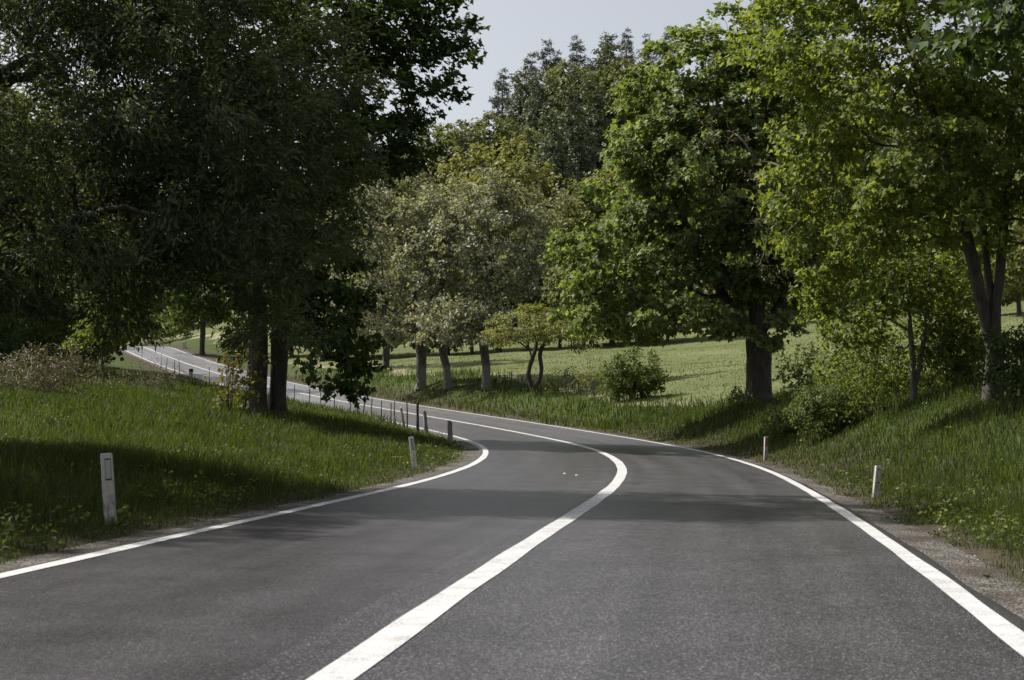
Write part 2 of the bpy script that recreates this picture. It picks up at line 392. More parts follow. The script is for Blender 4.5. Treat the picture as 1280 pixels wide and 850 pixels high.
def skeleton(stems, att_in, att, rng, step=.45, bias=.3, droop=.0):
    """stems: polylines; grow a branch to every attraction point from the cheapest node"""
    pos, par, plen, dirs, chains = [], [], [], [], []
    def add_path(pts, parent):
        ids = []
        for p in pts:
            p = np.asarray(p, float)
            if parent < 0: L = 0.; d = np.array([0, 0, 1.])
            else: v = p - pos[parent]; l = np.linalg.norm(v); L = plen[parent] + l; d = v / (l + 1e-9)
            pos.append(p); par.append(parent); plen.append(L); dirs.append(d); parent = len(pos) - 1; ids.append(parent)
        return ids
    for st in stems:
        st = np.asarray(st, float); t = np.linspace(0, 1, max(4, int(np.linalg.norm(np.diff(st, axis=0), axis=1).sum() / .35)))
        seg = np.concatenate([[0], np.cumsum(np.linalg.norm(np.diff(st, axis=0), axis=1))]); seg /= seg[-1]
        P = np.stack([np.interp(t, seg, st[:, i]) for i in range(3)], 1)
        P[1:-1] = (P[:-2] + 2 * P[1:-1] + P[2:]) / 4
        P[1:, :2] += np.cumsum(rng.normal(0, .012, (len(P) - 1, 2)), 0)
        start = -1
        if len(pos):
            d = np.linalg.norm(np.array(pos) - P[0], axis=1); j = int(d.argmin())
            if d[j] < .25: start = j; P = P[1:]
        ids = add_path(P, start); chains.append((start, ids, 0))
    trunk_n = len(pos); TP = np.array(pos)
    tips = []
    for lvl, A in ((1, att_in), (2, att)):
        if not len(A): continue
        o = np.argsort(((A[:, None] - TP[None]) ** 2).sum(-1).min(1))
        for a in A[o]:
            Pn = np.array(pos); v = a - Pn; d = np.linalg.norm(v, axis=1)
            c = d + bias * np.array(plen) + .5 * np.maximum(0, -(v * np.array(dirs)).sum(1))
            c[0] += 5
            j = int(c.argmin()); D = d[j]; n = max(2, int(D / step) + 1); t = np.linspace(0, 1, n + 1)[1:, None]
            ctl = Pn[j] + dirs[j] * D * .35 + np.array([0, 0, .12 * D]) + rng.normal(0, .06 * D, 3)
            path = (1 - t) ** 2 * Pn[j] + 2 * t * (1 - t) * ctl + t * t * a
            path[:-1] += rng.normal(0, .03 * min(D, 1.5), (n - 1, 3))
            path[:, 2] -= droop * D * (t[:, 0] ** 2)
            ids = add_path(path, j); chains.append((j, ids, lvl))
            if lvl == 2: tips.append(ids[-1])
    return np.array(pos), par, chains, tips, trunk_n

def branch_mesh(name, pos, par, chains, tips, R, rtip, mat, flare=1.3, rng=RNG):
    n = len(pos); cnt = np.zeros(n); cnt[tips] = 1
    for ch in chains:
        if cnt[ch[1][-1]] == 0: cnt[ch[1][-1]] = .3
    for i in range(n - 1, 0, -1):
        if par[i] >= 0: cnt[par[i]] += cnt[i]
    ex = math.log(R / rtip) / math.log(max(cnt[0], 2.1)); rad = rtip * np.maximum(cnt, .5) ** ex
    Vs, Fs, base = [], [], 0
    for st, ids, lvl in chains:
        idx = ([st] if st >= 0 else []) + ids
        P = pos[idx]; r = rad[idx].copy()
        if st >= 0: r[0] = min(r[0], r[1] * 1.25)
        else:
            h = P[:, 2] - P[0, 2]; r = r * (1 + (flare - 1) * np.exp(-h / .35))
        k = 12 if r.max() > .18 else 7 if r.max() > .06 else 5 if r.max() > .025 else 3
        T = np.gradient(P, axis=0); T = norm(T)
        ref = np.array([1., 0, 0]) if abs(T[0, 0]) < .8 else np.array([0, 1., 0])
        X = norm(np.cross(T, ref)); Y = np.cross(T, X)
        a = np.arange(k) / k * 2 * pi
        rr = r[:, None] * (1 + (.10 * np.sin(3 * a[None] + P[:, 2:3] * .7 + st) + .06 * np.sin(5 * a[None] - P[:, 2:3]) if k > 6 else 0))
        ring = P[:, None] + rr[..., None] * (np.cos(a)[None, :, None] * X[:, None] + np.sin(a)[None, :, None] * Y[:, None])
        m_ = len(P); Vs.append(ring.reshape(-1, 3))
        i, j = np.meshgrid(np.arange(m_ - 1), np.arange(k), indexing='ij'); i = i.ravel(); j = j.ravel(); j2 = (j + 1) % k
        Fs.append(base + np.stack([i * k + j, i * k + j2, (i + 1) * k + j2, (i + 1) * k + j], 1)); base += m_ * k
    return quads(name, np.concatenate(Vs), np.concatenate(Fs), mat, True)

def leaf_mesh(name, pos, par, tips, ells, spec, mat, rng):
    """sprays of leaves round the branch tips"""
    tp = pos[tips]; pp = pos[[par[i] for i in tips]]; td = norm(tp - pp)
    E = np.array(ells); cen = (E[:, :3] * E[:, 3:4]).sum(0) / E[:, 3].sum()
    per, spr, flat, size = spec['per'], spec['spread'], spec.get('flat', .5), spec['size']
    cs = rng.uniform(.65, 1.3, len(tp)); nl = np.maximum(3, (per * cs ** 2 * rng.uniform(.6, 1.4, len(tp)))).astype(int)
    ci = np.repeat(np.arange(len(tp)), nl); N = len(ci)
    # sub-twigs in every spray
    K = 7; sub = norm(rng.normal(size=(len(tp), K, 3)) * np.array([1, 1, .6]) + .55 * td[:, None] + .25 * norm(tp - cen)[:, None])
    k = rng.integers(0, K, N); t = rng.uniform(.05, 1, N) ** .7
    off = sub[ci, k] * (t * spr * cs[ci])[:, None]; off[:, 2] *= flat * 1.3
    off += rng.normal(0, spr * .16, (N, 3)); off[:, 2] -= spec.get('hang', 0.) * rng.uniform(0, 1, N) * spr
    p = tp[ci] + off
    outw = norm(p - cen)
    nrm = norm(spec.get('up', .7) * np.array([0, 0, 1.]) + .6 * outw + .65 * rng.normal(size=(N, 3)))
    if spec.get('along'):                                   # long leaves that follow the twig and hang
        y = norm(sub[ci, k] + .5 * rng.normal(size=(N, 3)) + np.array([0, 0, -.35])); x = norm(np.cross(y, nrm)); nz = np.cross(x, y)
    else:
        x, y = frame(nrm, rng); flip = np.sign((y * outw).sum(1) + .3 * rng.normal(size=N)); y = y * flip[:, None]; x = x * flip[:, None]
        y = norm(y - np.array([0, 0, .25])); nz = norm(np.cross(x, y)); x = np.cross(y, nz)
    T, TF = LEAF[spec['kind']]
    V, F = instance_leaves(T, TF, p, x, y, nz, size * rng.uniform(.65, 1.25, N))
    return quads(name, V, F, mat)

def grow(name, base, stems, ells, natt, spec, R, rtip, bark, leaf, seed, label, cat='tree', group=None, bias=.3, droop=0., step=.45,
         bare=0, extra=None, part='crown', trunk='trunk', inner=.18):
    rng = np.random.default_rng(seed)
    root = empty(name, base)
    ell = [tuple(e) for e in ells]
    att = sample_crown(ell, natt, rng, mind=spec['spread'] * spec.get('gap', .62)); ain = sample_crown(ell, max(3, int(natt * inner)), rng, True)
    lo = min(s[0][2] for s in stems) + .1
    att = att[att[:, 2] > lo]
    pos, par, chains, tips, tn = skeleton(stems, ain, att, rng, step, bias, droop)
    leafy = [t for t in tips if rng.uniform() > bare]
    obj(trunk, branch_mesh(trunk, pos, par, chains, tips, R, rtip, M[bark], rng=rng), root)
    obj(part, leaf_mesh(part, pos, par, leafy, ell, spec, M[leaf], rng), root)
    return tag(root, label, cat, group)

def rel(base, lst):
    """ellipsoids given as (photo px, py, depth, rx, ry, rz) made relative to the tree's base"""
    return [(*(at(a, b_, c_) - base), r1, r2, r3) for a, b_, c_, r1, r2, r3 in lst]
def relp(base, pts): return [tuple(at(*p) - base) for p in pts]

MAPLE = dict(kind='maple', size=.19, per=95, spread=.62, flat=.5, up=.8)

# big roadside tree with the double trunk, on the bank inside the bend
b0 = on_ground(321, 47)
grow('roadside_tree', b0, [[(0, 0, 0), (.02, .05, 1.5), (-.05, .1, 3.3), (-.3, .3, 6), (-.2, .5, 9.5), (.3, .5, 11.5)],
                           [(.62, .5, 0.0), (.64, .5, 1.6), (.8, .5, 3.6), (1.6, .6, 6.5), (2.6, .6, 9.5), (3.4, .6, 12)]],
     rel(b0, [(300, 180, 47, 4.0, 4, 3.4), (505, 70, 47, 2.55, 2.4, 2.45), (480, 185, 47, 1.75, 2, 1.6), (410, 0, 47, 4.2, 3.8, 2.2), (380, 320, 46, 2.4, 2.4, 1.7), (428, 405, 45, 1.25, 1.2, 1.3), (408, 445, 44.5, .8, .8, .75), (450, 440, 44.5, .85, .8, .8), (430, 475, 44.2, .45, .5, .4),
              (250, 340, 48, 2.6, 2.4, 1.3), (345, 385, 45.5, 1.6, 1.4, .7), (380, 200, 45, 1.8, 1.6, 2.2)]),
     500, dict(MAPLE, size=.21, per=82, spread=.68, gap=.66), .30, .008, 'bark', 'l_dark', 11,
     'big dark leafy tree with double trunk on the grassy bank', bias=.32, group=None)

# fine-leaved tree overhanging from the left, its trunk left of the frame
b0 = np.array([-9.6, 22.5, gz(-9.6, 22.5) - .05])
grow('overhanging_tree', b0, [[(0, 0, 0), (.2, -.1, 2), (.7, -.2, 4.5), (1.4, -.3, 8), (1.8, -.2, 12)]],
     rel(b0, [(40, 60, 21, 3.4, 3.2, 3.0), (250, 90, 20.5, 2.3, 2.4, 2.4), (110, 265, 20, 2.8, 2.3, 1.35), (290, 270, 20, 1.5, 1.7, 1.2), (-150, 200, 23, 2.6, 2.6, 2.6), (310, 370, 21, .8, 1.1, .5), (200, -130, 22, 3.5, 3.2, 2.3),
              (375, 120, 20.5, .95, 1.2, 1.1), (360, 240, 20.5, 1.0, 1.2, .9), (-330, 180, 22, 3, 3.4, 2.8), (60, 345, 20.5, 1.7, 1.6, .6)]),
     800, dict(kind='narrow', size=.13, per=290, spread=.6, flat=.75, up=.35, along=1, gap=.55), .34, .005, 'bark', 'l_feather', 12,
     'fine-leaved dark tree with drooping twigs overhanging the left bank', bias=.3, droop=.08)

# second tree of the kind, unseen left of the frame, added to shade the bank
nb = [o for o in bpy.data.objects if o.name.startswith('overhanging_tree')][0]
nr_ = nb.copy(); COL.objects.link(nr_)
for ch in nb.children:
    c_ = ch.copy(); COL.objects.link(c_); c_.parent = nr_
nr_.location = (-17, 16.0, gz(-17, 16.0) - .05); nr_.rotation_euler = (0, 0, .5)
tag(nr_, 'unseen fine-leaved tree added to shade the grass around the white delineator post')

# three trees with whitewashed trunk feet beyond the road, one thinner behind them
G = 'trees in a row beyond the road'
SILV = dict(kind='oval', size=.25, per=70, spread=.75, flat=.7, up=.5, gap=.6)
b0 = on_ground(526, 98)
grow('roadside_tree', b0, [[(0, 0, 0), (.05, 0, 1.6), (0, .1, 3.4), (-.3, .2, 6), (-.2, .2, 9)]],
     rel(b0, [(490, 290, 98, 4.4, 4, 4.6), (470, 385, 97, 3.2, 3, 2.2), (520, 408, 96, 2.6, 2.4, 1.2), (500, 225, 98, 2.6, 2.6, 2.2)]), 210, dict(SILV, size=.26, per=85, gap=.92), .34, .012, 'bark_white', 'l_silver', 21,
     'grey-leaved tree with the thickest whitewashed trunk beyond the road', group=G)
b0 = on_ground(560, 94)
grow('roadside_tree', b0, [[(0, 0, 0), (-.1, 0, 1.4), (-.45, .1, 2.8), (-.7, .2, 4.4), (-.5, .2, 7)]],
     rel(b0, [(550, 300, 94, 3.2, 3.4, 4.2), (548, 402, 92, 2.4, 2.4, 1.5)]), 120, dict(SILV, size=.27, per=85, gap=.92), .25, .012, 'bark_white', 'l_silver', 22,
     'grey-leaved tree with slanting whitewashed trunk between two straighter trunks', group=G)
b0 = on_ground(608, 91)
grow('roadside_tree', b0, [[(0, 0, 0), (-.05, 0, 1.3), (-.25, .1, 3), (-.2, .2, 5), (.3, .2, 8)]],
     rel(b0, [(612, 300, 91, 3.7, 3.4, 3.8), (662, 275, 91, 2.4, 2.2, 2.5), (650, 340, 90, 1.6, 1.6, 1.6), (575, 400, 89, 2.2, 2, 1.5), (615, 398, 90, 2.2, 2, 1.2), (600, 240, 91, 2.2, 2.2, 1.6)]), 190, dict(SILV, size=.27, per=85, gap=.92), .27, .012, 'bark_white', 'l_silver', 23,
     'pale grey-leaved tree with whitewashed trunk beside the small gnarled tree', group=G)
b0 = on_ground(482, 124)
grow('roadside_tree', b0, [[(0, 0, 0), (.05, 0, 2.4), (-.1, .1, 5), (.2, .2, 8)]],
     rel(b0, [(455, 330, 124, 3.6, 3.4, 4), (440, 240, 124, 3.4, 3.4, 3.6), (425, 390, 123, 2.4, 2.4, 1.6)]), 130, dict(SILV, size=.26), .28, .012, 'bark', 'l_silver', 24,
     'grey-leaved tree with thin dark trunk behind the row beyond the road', group=G)

# small gnarled tree
b0 = on_ground(668, 86)
grow('gnarled_tree', b0, [[(0, 0, 0), (-.25, 0, .5), (-.42, 0, 1.3), (-.05, .05, 2.2), (.1, .05, 2.8)], [(.1, .05, .25), (.38, .05, .9), (.5, .1, 1.5), (.25, .1, 2.2), (.6, .1, 3)]],
     rel(b0, [(648, 410, 84, 2.1, 1.8, .95), (700, 410, 84, 2.1, 1.8, .9), (625, 420, 86, .9, 1, .7), (665, 392, 86, 1.4, 1.2, .5), (722, 425, 86, .7, .8, .6)]),
     170, dict(kind='oval', size=.16, per=56, spread=.42, flat=.6, up=.5, gap=.6), .13, .009, 'bark', 'l_lime', 31,
     'small gnarled tree with twisted double trunk and yellow-green crown', bias=.25)

# the tall maple on the meadow side
b0 = on_ground(948, 54)
grow('maple_tree', b0, [[(0, 0, 0), (-.03, 0, 1.5), (-.02, 0, 2.6), (-.1, 0, 4.6), (-.2, .2, 8), (0, .2, 12)], [(-.02, 0, 2.5), (-.9, -.3, 3.6), (-2.2, -.6, 5.5), (-3.3, -.8, 8)], [(0, 0, 2.7), (.8, -.2, 3.7), (1.8, -.2, 5.5), (2.4, .2, 8)]],
     rel(b0, [(905, 215, 54, 4.7, 4.7, 4.6), (800, 320, 53.5, 3.0, 3.2, 2.4), (980, 60, 54, 3.2, 3.6, 2.4), (872, 115, 54, 2.9, 3.0, 2.6), (980, 320, 54, 2.6, 3.2, 2.4), (770, 390, 53, 1.8, 2.4, 1.0), (850, 400, 52, 2.3, 2.3, .85),
              (985, 405, 52.5, .9, 1.2, .7), (1010, 180, 55, 2.6, 3, 3.6)]),
     740, dict(MAPLE, size=.21, per=88, spread=.68, flat=.36, gap=.76, up=.7), .48, .009, 'bark', 'l_maple', 41,
     'tall round-crowned green maple with short dark trunk at the meadow edge', bias=.3)

# multi-stemmed yellow-green tree on the right bank
b0 = on_ground(1241, 32)
grow('bank_tree', b0, [[(0, 0, 0), (.02, 0, 1.2), (.02, 0, 2.2), (.25, .1, 4), (.5, .2, 7), (.4, 0, 10)], [(.0, 0, 1.25), (-.22, -.1, 2.2), (-.5, -.2, 3.4), (-1.1, -.4, 5.5), (-2, -.6, 8)],
                      [(.02, 0, 1.9), (-.05, .1, 3.2), (-.1, .3, 5.5), (-.5, .6, 9)]],
     rel(b0, [(1190, 90, 32, 3.4, 3.2, 3.0), (1090, 170, 31, 2.2, 2.4, 2.4), (1060, 270, 31, 1.6, 2, 1.3), (1270, 260, 32, 2, 2.2, 1.2), (1150, 270, 30.5, 1.4, 1.6, .8), (1330, 120, 32, 3, 3, 3), (1010, 60, 32, 1.5, 2, 1.6), (1130, -60, 32, 3.4, 3, 2), (1050, 360, 31, .8, 1, .6)]),
     560, dict(MAPLE, size=.135, per=84, spread=.55, flat=.36, gap=.85, up=.7), .20, .006, 'bark', 'l_yellow', 51,
     'yellow-green tree with several dark stems on the right bank', bias=.3)

# young tree between bushes on the right bank
b0 = on_ground(1143, 36)
grow('young_tree', b0, [[(0, 0, 0), (-.05, 0, .9), (-.12, 0, 2.2), (-.1, .05, 3.6)], [(.02, 0, .45), (.18, 0, 1.3), (.36, .05, 2.6), (.5, .05, 3.9)]],
     rel(b0, [(1100, 345, 36, 1.5, 1.5, 1.1), (1180, 350, 36, 1.2, 1.4, 1.1), (1060, 400, 35.5, .9, 1, .6), (1190, 420, 36, .7, .8, .6)]),
     190, dict(kind='maple', size=.13, per=40, spread=.42, flat=.5, up=.6, gap=.92), .085, .006, 'bark_grey', 'l_yellow', 52,
     'slim young tree with forked stem and yellow-green leaves on the bank', bias=.3)

# tree right of the frame whose crown hangs into the top corner
b0 = np.array([9.6, 17.5, gz(9.6, 17.5) - .05])
grow('overhanging_tree', b0, [[(0, 0, 0), (-.1, -.1, 2.5), (-.3, -.2, 5), (-.5, -.2, 8)]],
     [(-.8, -.3, 7.6, 3.9, 3.6, 2.6), (-3.6, -.6, 6.0, 1.3, 1.3, .75)], 170, dict(MAPLE, size=.16, per=70, spread=.6, flat=.45), .26, .006, 'bark', 'l_dark', 53,
     'dark leafy branch overhanging high above the right bank')

# ---- far trees: a few kinds, then copies that share their meshes
def kind_tree(name, seed, h, ells, natt, spec, bark, leaf, R, label, bias=.3):
    t = grow(name, (0, 0, 0), [[(0, 0, 0), (.1, 0, h * .3), (-.1, .1, h * .6), (0, 0, h * .85)]], ells, natt, spec, R, .02, bark, leaf, seed, label, bias=bias, step=.9)
    return t
FB = dict(kind='clump', size=.5, per=34, spread=1.15, flat=.65, up=.5, gap=.6)
kinds = {
 'broad': kind_tree('broadleaf_tree', 61, 14, [(0, 0, 9, 4.6, 4.6, 4.8), (1.5, 0, 6, 3.2, 3.2, 2.6), (-1.8, .5, 6.4, 3, 3, 2.8), (0, 0, 3.4, 3, 3, 2)], 190, FB, 'bark', 'l_far', .28, ''),
 'yellow': kind_tree('broadleaf_tree', 62, 13, [(0, 0, 8.6, 4.2, 4.2, 4.4), (-1.2, 0, 5.2, 3.4, 3.4, 3), (1.6, .4, 5, 2.8, 3, 2.8)], 170, dict(FB, size=.42, per=36), 'bark', 'l_fary', .24, ''),
 'pine': kind_tree('pine_tree', 63, 17, [(0, 0, 16.4, .8, .8, 1.3), (.7, .2, 14.8, 1.3, 1.2, .7), (-.9, -.2, 13.6, 1.5, 1.4, .8), (.9, -.4, 12.2, 1.8, 1.7, .8), (-1.1, .5, 10.8, 1.9, 1.8, .8), (1.2, .3, 9.2, 1.9, 1.9, .8), (-.8, -.6, 7.4, 2.1, 2., .9), (.4, .4, 5.6, 2, 2, .9)],
                    110, dict(FB, kind='narrow', size=.6, per=46, spread=.75, flat=.5), 'bark', 'l_pine', .22, ''),
 'grey': kind_tree('broadleaf_tree', 64, 16, [(0, 0, 15.4, .8, .8, 1.8), (.1, 0, 12.6, 1.6, 1.6, 1.6), (-.2, .1, 10, 2.3, 2.3, 1.6), (.2, 0, 7.4, 2.9, 2.9, 1.7), (0, 0, 4.2, 3.3, 3.3, 2)], 190, dict(FB, size=.42, per=36), 'bark', 'l_spruce', .26, ''),
}
KL = {'broad': 'mid-green round-crowned tree', 'yellow': 'pale yellow-green leafy tree', 'pine': 'dark pine with bare upper trunk', 'grey': 'grey-green narrow tall tree'}
def label_of(k, px, d):
    if px < 480 and d < 140: w = 'behind the dry shrub on the left bank'
    elif px < 480: w = 'behind the crest of the far road'
    elif px > 835: w = 'along the top edge of the meadow' if d < 175 else 'on the slope above the top edge of the meadow'
    elif d > 255: w = 'on the skyline of the wooded hill'
    elif d > 212: w = 'halfway up the wooded hill'
    else: w = 'at the foot of the wooded hill beyond the gnarled tree'
    return KL[k] + ' ' + w
used = {}
def copy_tree(src, loc, rz, sc, label, cat, group):
    if src.name not in used: r = src; used[src.name] = 1
    else:
        r = src.copy(); COL.objects.link(r)
        for ch in src.children:
            c_ = ch.copy(); COL.objects.link(c_); c_.parent = r
    r.location = loc; r.rotation_euler = (0, 0, rz); r.scale = sc
    return tag(r, label, cat, group)
rng = np.random.default_rng(5)
spots = []
# crest and slope seen between the roadside crowns: (px, depth, kind, scale)
for px, d, k, s in [(628, 262, 'pine', 1.05), (662, 268, 'pine', .95), (683, 264, 'pine', 1.05), (695, 262, 'pine', .95), (722, 270, 'pine', 1.0), (758, 270, 'pine', .85), (785, 276, 'pine', .95), (812, 282, 'pine', .9), (738, 262, 'pine', .8), (840, 285, 'pine', 1.0), (760, 268, 'grey', 1.0),
                    (645, 205, 'yellow', 1.5), (602, 212, 'yellow', 1.4), (690, 215, 'grey', 1.15), (715, 225, 'grey', 1.2), (740, 235, 'grey', 1.1), (760, 250, 'grey', 1.15), (672, 245, 'grey', 1.1), (670, 232, 'broad', .9), (620, 240, 'broad', 1.0), (785, 245, 'broad', 1.2),
                    (580, 235, 'broad', 1.1), (545, 245, 'broad', 1.1), (700, 190, 'yellow', 1.0), (735, 195, 'broad', 1.0), (660, 178, 'broad', .9), (620, 180, 'yellow', .95), (585, 185, 'broad', 1.), (770, 200, 'yellow', 1.1), (545, 190, 'yellow', .9),
                    (650, 250, 'grey', 1.1), (715, 250, 'broad', 1.2), (690, 175, 'broad', .75), (730, 172, 'broad', .7), (640, 168, 'broad', .6), (800, 185, 'broad', .9), (600, 170, 'broad', .65), (730, 140, 'broad', .75), (700, 145, 'yellow', .7), (765, 142, 'broad', .8), (660, 145, 'grey', .7), (800, 140, 'broad', .75), (625, 145, 'broad', .75), (590, 147, 'yellow', .7), (560, 150, 'broad', .75), (835, 138, 'yellow', .7), (525, 152, 'broad', .8), (485, 155, 'yellow', .7), (445, 158, 'broad', .8), (405, 162, 'broad', .85), (365, 172, 'broad', .8), (1235, 128, 'broad', .8), (1275, 122, 'yellow', .8), (1318, 126, 'broad', .9)]:
    spots.append((px, d, k, s, 'trees on the wooded hill'))
for px in range(840, 1330, 46):
    spots.append((px + rng.uniform(-15, 15), rng.uniform(150, 170), ['broad', 'yellow', 'grey'][rng.integers(0, 3)], rng.uniform(.8, 1.1), 'trees on the wooded hill'))
for px in range(870, 1330, 70):
    spots.append((px + rng.uniform(-15, 15), rng.uniform(190, 240), ['broad', 'yellow', 'grey'][rng.integers(0, 3)], rng.uniform(1, 1.3), 'trees on the wooded hill'))
for px in range(-40, 470, 40):
    spots.append((px + rng.uniform(-20, 20), rng.uniform(205, 245), ['broad', 'yellow', 'broad'][rng.integers(0, 3)], rng.uniform(.75, 1.0), 'trees on the wooded hill'))
for px, d, s_ in ((-70, 74, 1.1), (12, 88, 1.2), (112, 112, 1.3), (60, 130, 1.3)): spots.append((px, d, 'broad', s_, 'trees behind the left bank'))
for px in (440, 470, 505): spots.append((px, 215 + px * .05, 'broad', 1.0, 'trees on the wooded hill'))
for px, d, k, s, g in spots:
    x = (px - 640) / FPX * d
    off, _ = road_coords([x], [d])
    if abs(off[0]) < 6: continue
    copy_tree(kinds[k], (x, d, gz(x, d) - .1), rng.uniform(0, 6.28), (s * rng.uniform(.9, 1.1), s * rng.uniform(.9, 1.1), s * rng.uniform(.93, 1.08)), label_of(k, px, d), 'tree', g)

# ------------------------------------------------------------------ bushes and saplings
def bush(name, px, d, rad, hgt, natt, size, leaf, seed, label, per=26, spread=.35, kind='oval', stems=6, stem_r=.03, bare=0., cat='bush', group=None, low=.15, flat=.75, bias=.4, twig='twig'):
    b0 = on_ground(px, d, .03); r_ = np.random.default_rng(seed)
    st = []
    for i in range(stems):
        a = r_.uniform(0, 6.28); q_ = r_.uniform(.1, .55) * rad; o = r_.uniform(0, .18) * rad
        st.append([(cos(a) * o, sin(a) * o, 0), (cos(a) * (o + q_ * .4), sin(a) * (o + q_ * .4), hgt * .35), (cos(a) * (o + q_), sin(a) * (o + q_), hgt * r_.uniform(.6, .85))])
    ells = [(0, 0, hgt * (.5 + low / 2), rad, rad, hgt * (.5 - low / 2)), (.3 * rad, .1 * rad, hgt * .4, rad * .75, rad * .7, hgt * .33), (-.35 * rad, -.1 * rad, hgt * .38, rad * .7, rad * .7, hgt * .33)]
    return grow(name, b0, st, ells, natt, dict(kind=kind, size=size, per=per, spread=spread, flat=flat, up=.45, gap=.55), stem_r, .004, twig, leaf, seed, label, cat, group, bias=bias, bare=bare,
                part='foliage', trunk='stems', inner=.1, step=.3)

bush('round_bush', 788, 76, 1.55, 2.6, 150, .16, 'l_bush', 71, 'dense round green bush standing alone at the meadow edge', per=60, spread=.42)
bush('thin_shrub', 742, 80, 1.3, 3.2, 60, .13, 'l_lime', 72, 'sparse yellowish shrub of thin upright stems beside the round bush', per=14, spread=.35, stems=14, bare=.2, cat='shrub')
bush('thin_shrub', 700, 84, 1.1, 1.5, 40, .13, 'l_bush', 73, 'low tangled shrub at the foot of the gnarled tree', per=20, stems=9, cat='shrub')
bush('green_bush', 1035, 38, .95, 1.55, 130, .085, 'l_bush', 74, 'dark green bush on the bank right of the maple trunk', per=70, spread=.26)
bush('green_bush', 985, 42, .6, 1.0, 60, .08, 'l_bush', 75, 'small leafy bush at the foot of the maple', per=40, spread=.24)
bush('thin_shrub', 1085, 37, .8, 2.6, 70, .1, 'l_yellow', 76, 'thicket of thin brown sapling stems left of the young tree', per=26, spread=.34, stems=22, stem_r=.014, bare=.1, cat='shrub', twig='bark')
bush('thin_shrub', 1190, 36, .9, 2.2, 70, .1, 'l_bush', 77, 'thicket of sapling stems between the young tree and the many-stemmed tree', per=30, spread=.34, stems=18, stem_r=.014, bare=.1, cat='shrub', twig='bark')
for px, d, r_0, h_0, lf, lab in ((1010, 44, .8, 2.3, 'l_bush', 'leafy brush right behind the maple trunk'), (1062, 41, .9, 3.0, 'l_yellow', 'tall yellow-green brush above the dark green bush'), (1112, 40, .9, 2.8, 'l_yellow', 'yellow-green brush right behind the young tree'),
                              (1170, 41, .9, 2.7, 'l_yellow', 'yellow-green brush between the young tree and the many-stemmed trunk'), (1213, 37, .8, 2.0, 'l_bush', 'leafy brush at the left foot of the many-stemmed trunk')):
    bush('tall_brush', px, d, r_0, h_0, 90, .11, lf, 600 + px, lab, per=18, spread=.34, stems=18, stem_r=.022, kind='maple', cat='shrub', twig='bark', low=.35)
bush('green_bush', 1292, 30, .9, 2.0, 110, .09, 'l_dark', 78, 'dark bush at the right of the many-stemmed tree trunk', per=60, spread=.28)
bush('green_bush', 925, 53, .5, .9, 40, .09, 'l_bush', 79, 'low weedy bush at the left foot of the maple', per=22, spread=.25)
bush('dark_bush', 40, 84, 2.4, 3.2, 150, .17, 'l_dark', 80, 'dark green bush at the far side of the left bank', per=50, spread=.5)
for px, d, r_0, h_0 in ((-40, 70, 2.6, 4.6), (20, 96, 3.0, 5.5), (88, 104, 2.6, 5.0)):
    bush('dark_thicket', px, d, r_0, h_0, 170, .2, 'l_dark', 500 + px, 'tall dark thicket behind the dry shrub on the left bank', per=46, spread=.6, stems=12, group='thickets behind the left bank')
bush('dry_shrub', 50, 44, 2.0, 1.5, 170, .14, 'l_dry', 81, 'dry brownish shrub on top of the left bank', per=30, spread=.35, stems=40, stem_r=.02, kind='narrow', cat='shrub')
bush('dry_shrub', 185, 56, 1.4, 1.3, 90, .1, 'l_dry', 82, 'low dry shrub beside the young tree on the left bank', per=26, spread=.35, stems=26, stem_r=.02, kind='narrow', cat='shrub')
bush('white_blossom_bush', 166, 212, 3.4, 4.6, 60, .35, 'l_blossom', 83, 'white-blossoming bush beyond the crest of the road', per=40, spread=.8)
bush('sapling_clump', 288, 44, .55, 2.6, 44, .13, 'l_autumn', 84, 'clump of thin brown saplings with ochre leaves beside the double trunk', per=12, spread=.3, stems=13, stem_r=.035, kind='maple', bare=.3, cat='shrub', low=.55, twig='bark')
bush('sapling_clump', 306, 45, .55, 3.4, 30, .15, 'l_autumn', 85, 'leafy ochre suckers growing up in front of the double trunk', per=16, spread=.35, stems=4, stem_r=.016, kind='maple', cat='shrub', low=.6, twig='bark')
b0 = on_ground(127, 60)
grow('young_tree', b0, [[(0, 0, 0), (.05, 0, 1.2), (-.05, 0, 2.4)]], [(0, 0, 3.1, 1.1, 1, 1.3), (-.6, 0, 2.2, .8, .7, .6), (.5, -.3, 2.4, .7, .7, .6)], 80, dict(kind='oval', size=.15, per=32, spread=.4, flat=.6, gap=.6), .08, .008, 'bark', 'l_yellow', 86,
     'small yellow-green young tree on the left bank')
b0 = on_ground(252, 172)
grow('roadside_tree', b0, [[(0, 0, 0), (.1, 0, 3), (0, 0, 7)]], [(0, 0, 7.5, 4.4, 4.4, 4), (-3, 0, 5.5, 3, 3, 2.2), (2.5, 0, 6, 3, 3, 2.4)], 150, dict(FB, kind='oval', size=.42, per=46, spread=.95), .3, .015, 'bark', 'l_bush', 87,
     'bright green tree beside the road just before its crest')
for px, d, s_ in ((210, 205, 3.2), (120, 178, 2.6), (60, 160, 2.8), (300, 178, 2.4), (20, 120, 2.8), (95, 130, 2.4), (-20, 100, 2.6), (60, 108, 1.8)):
    bush('hedge_bush', px, d, s_, s_ * 1.5, 70, .34, 'l_bush', 88 + int(px), 'leafy green bush beside the far uphill stretch of road', per=40, spread=.75, group='bushes along the far road')

